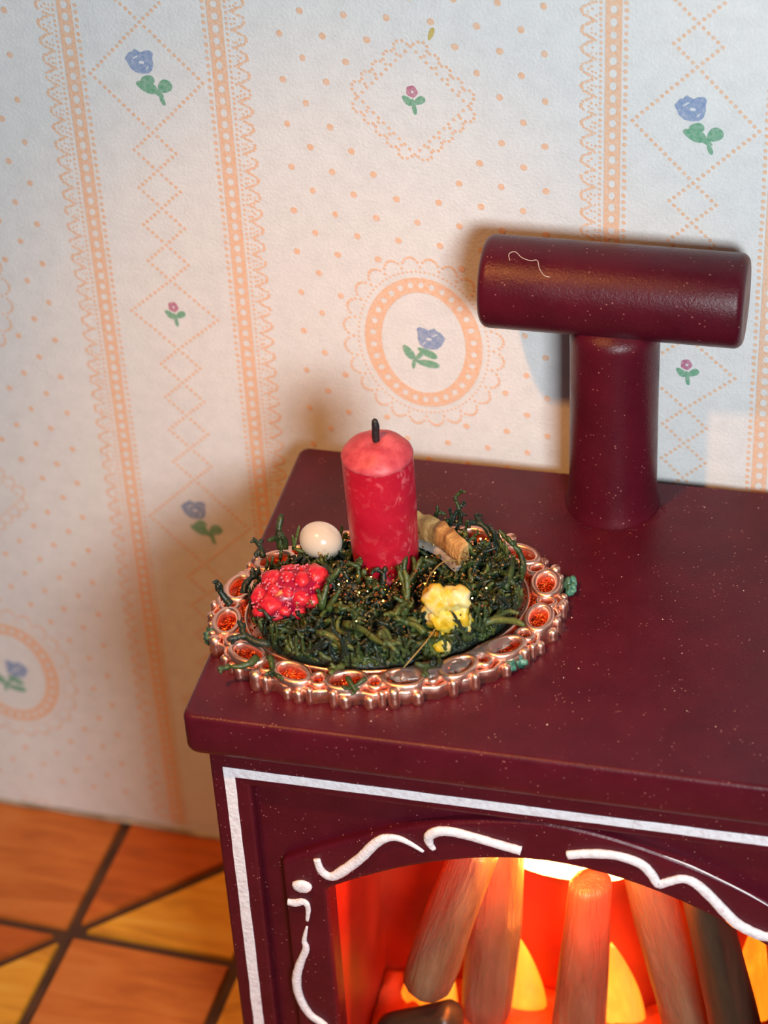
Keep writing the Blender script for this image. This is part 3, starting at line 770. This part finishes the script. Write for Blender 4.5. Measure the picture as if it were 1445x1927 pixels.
# bigger curling pieces where the photograph shows them: (stove x, y, z, direction, length, radius, shade)
BIG = [(.034, .206, .02, (-.05, .1, 1), .040, .0042, 0), (.038, .206, .02, (.1, .3, 1), .030, .0030, 0), (.052, .060, .016, (-.1, -1, .1), .034, .0036, 0), (.063, .062, .016, (.5, -1, .1), .030, .0032, 0),
       (.060, .075, .02, (-.9, -.4, .1), .040, .004, 1), (.135, .048, .016, (.2, -1, .1), .022, .0028, 0), (.150, .050, .016, (-.6, -1, .1), .020, .0026, 0), (.128, .060, .018, (-.7, -.4, .1), .020, .0028, 2),
       (.100, .085, .028, (1, .1, .3), .050, .0042, 2), (.120, .100, .030, (1, -.3, .3), .05, .0042, 2), (.150, .085, .028, (.8, .6, .4), .05, .0042, 2), (.165, .115, .030, (.5, 1, .7), .055, .0040, 2),
       (.160, .150, .03, (.3, .9, .9), .045, .0038, 0), (.185, .085, .028, (1, .2, .2), .045, .0038, 0), (.235, .125, .026, (1, .7, .3), .050, .0042, 2), (.225, .145, .026, (1, .9, .3), .05, .0040, 2), (.245, .175, .026, (.4, 1, .5), .04, .0038, 0),
       (.255, .200, .024, (.1, 1, .8), .035, .0036, 0), (.238, .225, .024, (-.6, .7, .8), .036, .0036, 1), (.222, .245, .022, (-.5, .8, .9), .032, .0034, 1), (.185, .268, .018, (.1, .9, 1), .030, .0026, 0), (.178, .270, .018, (-.2, .7, .9), .022, .0026, 1),
       (.020, .135, .022, (-.5, .7, .8), .030, .0036, 1), (.012, .120, .020, (-1, .2, .3), .022, .0038, 1), (.022, .190, .02, (-.7, .8, .7), .026, .003, 1), (.095, .118, .03, (.1, .2, 1), .030, .0040, 0), (.102, .116, .03, (.5, .3, 1), .028, .0034, 0), (.130, .145, .032, (.2, .1, 1), .024, .0036, 0),
       (.118, .158, .030, (.2, .2, 1), .026, .0034, 0), (.128, .157, .030, (-.3, .1, 1), .024, .0034, 0), (.140, .157, .030, (.3, .2, 1), .022, .0034, 1), (.152, .165, .030, (.4, .4, 1), .030, .0036, 0), (.162, .172, .028, (.3, .4, 1), .034, .0038, 0), (.108, .160, .028, (-.2, .2, 1), .022, .0030, 1),
       (.145, .142, .032, (-.4, .1, 1), .022, .0034, 0), (.208, .075, .022, (.3, -1, .3), .028, .0036, 1), (.205, .072, .022, (-.4, -1, .3), .026, .0034, 0), (.19, .1, .03, (-.8, .4, .8), .03, .0036, 2)]
for (x, y, z, d_, L_, r_, k) in BIG:
    strand(mb[k], (x-TC[0], y-TC[1], z), d_, L_*.8, r_*1.05, 0, False)
for k, m_ in enumerate((MOSS, MOSSD, MOSSL)): tag(link('moss_strands', mb[k], m_, mossobj), kind='stuff')
# gold glitter on the moss
bm = bmesh.new(); c_ = 0
cl = [(.118, .135, .016), (.105, .150, .014), (.150, .128, .014), (.030, .190, .010), (.022, .135, .010), (.195, .150, .025), (.215, .190, .022), (.172, .160, .014), (.225, .110, .010), (.205, .135, .018), (.140, .140, .02)]
while c_ < 560:
    if random.random() < .75: q = random.choice(cl); x, y = random.gauss(q[0], q[2])-TC[0], random.gauss(q[1], q[2])-TC[1]
    else: x, y = random.uniform(-.12, .12), random.uniform(-.1, .1)
    if inside(x, y, .118, .085) > 1 or math.dist((x, y), CANDLE) < .031: continue
    c = Vector((x, y, random.uniform(.030, .048))); r = random.uniform(.0008, .0018)
    d = Vector((random.gauss(0, 1), random.gauss(0, 1), random.gauss(0, 1))).normalized(); e = d.orthogonal().normalized(); f_ = d.cross(e)
    V = [bm.verts.new(c+q*r) for q in (d, e, f_, -d, -e, -f_)]
    for tri in ((0,1,2),(0,2,4),(0,4,5),(0,5,1),(3,2,1),(3,4,2),(3,5,4),(3,1,5)): bm.faces.new([V[q] for q in tri])
    c_ += 1
tag(link('gold_glitter', bm, GOLD, mossobj, smooth=False), 'gold glitter grains', kind='stuff')
a = NT('dry_fibre'); a.set(Roughness=.5, Base_Color=(.30, .20, .06)); FIB = a.m
for P in ([(.200, .190, .040), (.190, .178, .046), (.182, .160, .044), (.180, .150, .038)], [(.205, .115, .040), (.195, .085, .034), (.180, .062, .022)]):
    bm = bmesh.new(); tube(bm, smooth_path([(x-TC[0], y-TC[1], z) for x, y, z in P], 4), .0007, 5); tag(link('dry_fibre', bm, FIB, mossobj), 'thin straw coloured fibre')

# ---------------------------------------------------------------- candle
cz = .020
cand = thing('candle', 'red pillar candle with a black wick standing in the moss', 'candle', sw(.1351, .1936, cz))
bm = bmesh.new(); prof = [(0, 0), (.0245, 0), (.0268, .004), (.0285, .014), (.0298, .035)]+[(.0302+.0007*i/8, .035+(.1285-.035)*i/8) for i in range(1, 9)]
lathe(bm, prof, 64)
for v in bm.verts:
    k = 1+.015*noise.noise(Vector((v.co.x*60, v.co.y*60, v.co.z*25))); v.co.x = v.co.x*k-.003*(v.co.z/.13); v.co.y *= k
link('wax_body', bm, WAX, cand)
bm = bmesh.new(); lathe(bm, [(.0309, .1285), (.0312, .1300), (.0305, .1322), (.0285, .1350), (.0240, .1390), (.0180, .1425), (.0110, .1448), (.0060, .1450), (.0030, .1440), (0, .1438)], 64)
for v in bm.verts:
    v.co.z += .0012*noise.noise(Vector((v.co.x*90, v.co.y*90, 3))); k = 1+.012*noise.noise(Vector((v.co.x*60, v.co.y*60, 3))); v.co.x = v.co.x*k-.003; v.co.y *= k
tag(link('wax_top', bm, WAXTOP, cand), 'paler domed wax top')
bm = bmesh.new(); tube(bm, smooth_path([(-.003, 0, .141), (-.0032, 0, .150), (-.0030, .0005, .158), (-.0035, .0005, .1655)], 4), [.0033]*10+[.0028, .0026, .0016], 10)
for v in bm.verts: v.co.x += .0004*noise.noise(v.co*400)
tag(link('wick', bm, WICK, cand), 'charred black wick')

# ---------------------------------------------------------------- pearl
pc = sw(.0735, .2010, .043)
pb = thing('pearl_bead', 'shiny cream pearl bead behind the red berry, left of the candle', 'bead', pc-Vector((0, 0, .017)))
bm = bmesh.new(); lathe(bm, [(0, -.0195)]+[(.0170*math.cos(t), .0195*math.sin(t)) for t in [(-PI/2)+PI*i/24 for i in range(1, 24)]]+[(0, .0195)], 40, Matrix.Translation((0, 0, .017)) @ Matrix.Rotation(.35, 4, 'Y') @ Matrix.Rotation(PI/2, 4, 'Y'))
link('bead_body', bm, PEARL, pb)
bm = bmesh.new(); ico(bm, (.0178, -.0062, .0115), .0016, 2, (.6, 1, 1)); tag(link('bead_hole', bm, WICK, pb), 'dark drilled hole')

# ---------------------------------------------------------------- red berry
bc = Vector((.0655, .1290, .0400))
rb_ = thing('red_berry', 'bumpy bright red berry cluster left of the candle', 'berry', sw(bc.x, bc.y, bc.z-.016))
AX = Vector((.046, .036, .005)).normalized(); SX = AX.cross(Vector((0, 0, 1))).normalized(); SZ = SX.cross(AX)
bm = bmesh.new(); ico(bm, (0, 0, .016), 1, 3, (1, 1, 1), amp=.1, fr=2)
for v in bm.verts:
    q = v.co-Vector((0, 0, .016)); v.co = Vector((0, 0, .016))+AX*q.x*.033+SX*q.y*.0195+SZ*q.z*.0190
a = NT('dark_berry'); a.set(Roughness=.3, Base_Color=(.30, .003, .03)); link('berry_core', bm, a.m, rb_)
gm = None; K = 30
for i in range(K):
    t = math.acos(1-2*(i+.5)/K); ph = PI*(1+5**.5)*i
    d = Vector((math.cos(t), math.sin(t)*math.cos(ph), math.sin(t)*math.sin(ph)))
    p = Vector((0, 0, .016))+(AX*d.x*.0300+SX*d.y*.0165+SZ*d.z*.0160)*random.uniform(.88, 1.10)
    if p.z < .002: continue
    bm = bmesh.new(); s = random.uniform(.0056, .0118); ico(bm, (0, 0, 0), s, 2, (1, 1, .9), amp=.35, fr=1.4, off=i*3.1)
    link('drupelet', bm, BERRY, rb_, p)
bm = bmesh.new()
for i in range(420):
    d = Vector((random.gauss(0, 1), random.gauss(0, 1), random.gauss(0, 1))).normalized()
    if d.z < -.2: continue
    p = Vector((0, 0, .016))+AX*d.x*.0365+SX*d.y*.0225+SZ*d.z*.0212; ico(bm, p, random.uniform(.0006, .0014), 1, amp=.4, fr=1.5, off=i)
tag(link('sugar_grains', bm, SUGAR, rb_), 'glassy pink grains', kind='stuff')

# ---------------------------------------------------------------- yellow blossom
yb = Vector((.2075, .1120, .046))
yt = thing('yellow_blossom', 'crumpled yellow and cream dried blossom right of the candle', 'flower', sw(yb.x, yb.y, yb.z-.022))
def lump(name, parts, par, mat):
    bm = bmesh.new()
    for i, (c, r, sc) in enumerate(parts): c = tuple(q*1.25 for q in c); r *= 1.22; ico(bm, c, r, 3, sc, amp=.5, fr=1.9, off=i*5.3+c[0]*90)
    return link(name, bm, mat, par)
lump('petal', [((-.006, 0, .030), .0115, (1, .8, 1.05))], yt, YELLOW); lump('petal', [((.006, .001, .034), .0098, (1, .8, .9))], yt, YELLOW); lump('petal', [((-.002, -.003, .020), .0110, (1, .8, .95))], yt, YELLOW)
lump('petal', [((.008, -.002, .022), .0085, (.9, .8, 1.1))], yt, YELLOW); lump('petal', [((-.011, -.001, .022), .0070, (.8, .8, 1.1))], yt, YELLOW)
lump('bud', [((-.003, -.008, .003), .0085, (1.05, .9, .9))], yt, YELLOW)
lump('petal', [((.013, .001, .014), .0060, (.8, .8, 1.2))], yt, YELLOW)

# ---------------------------------------------------------------- wood chip
wt = thing('wood_chip', 'tan wood chip with a scalloped top edge behind the candle on the right', 'wood chip', sw(.1800, .2130, .040), SR-.50)
wt.scale = (1.0, 1.35, 1.28)
bm = bmesh.new(); n = 22; rowsA = []
for i in range(n+1):
    u = i/n; x = -.031+.062*u; y = .0035*math.sin(u*PI*1.3); h = .0125+.0006*math.cos(u*2*PI*4.5)-.0018*u
    rowsA.append([bm.verts.new(p) for p in ((x, y-.0045, .0), (x, y-.0055, h*.5), (x, y-.0035, h*1.25), (x, y+.0045, h*1.38+.0006*math.cos(u*40)), (x, y+.0055, .0))])
for A, B in zip(rowsA, rowsA[1:]):
    for k in range(5): bm.faces.new((A[k], B[k], B[(k+1) % 5], A[(k+1) % 5]))
bm.faces.new(rowsA[0][::-1]); bm.faces.new(rowsA[-1])
link('chip_body', bm, BARK, wt, smooth=True, bevel=.0006)
bm = bmesh.new(); rowsB = []
for i in range(n+1):
    u = i/n; x = -.032+.061*u; y = .0035*math.sin(u*PI*1.3)
    rowsB.append([bm.verts.new(p) for p in ((x, y-.0075, -.0045), (x, y-.0065, -.0008), (x, y+.005, -.0005), (x, y+.004, -.0045))])
for A, B in zip(rowsB, rowsB[1:]):
    for k in range(4): bm.faces.new((A[k], B[k], B[(k+1) % 4], A[(k+1) % 4]))
bm.faces.new(rowsB[0][::-1]); bm.faces.new(rowsB[-1])
tag(link('chip_backing', bm, BACKING, wt, smooth=False), 'grey lower layer')
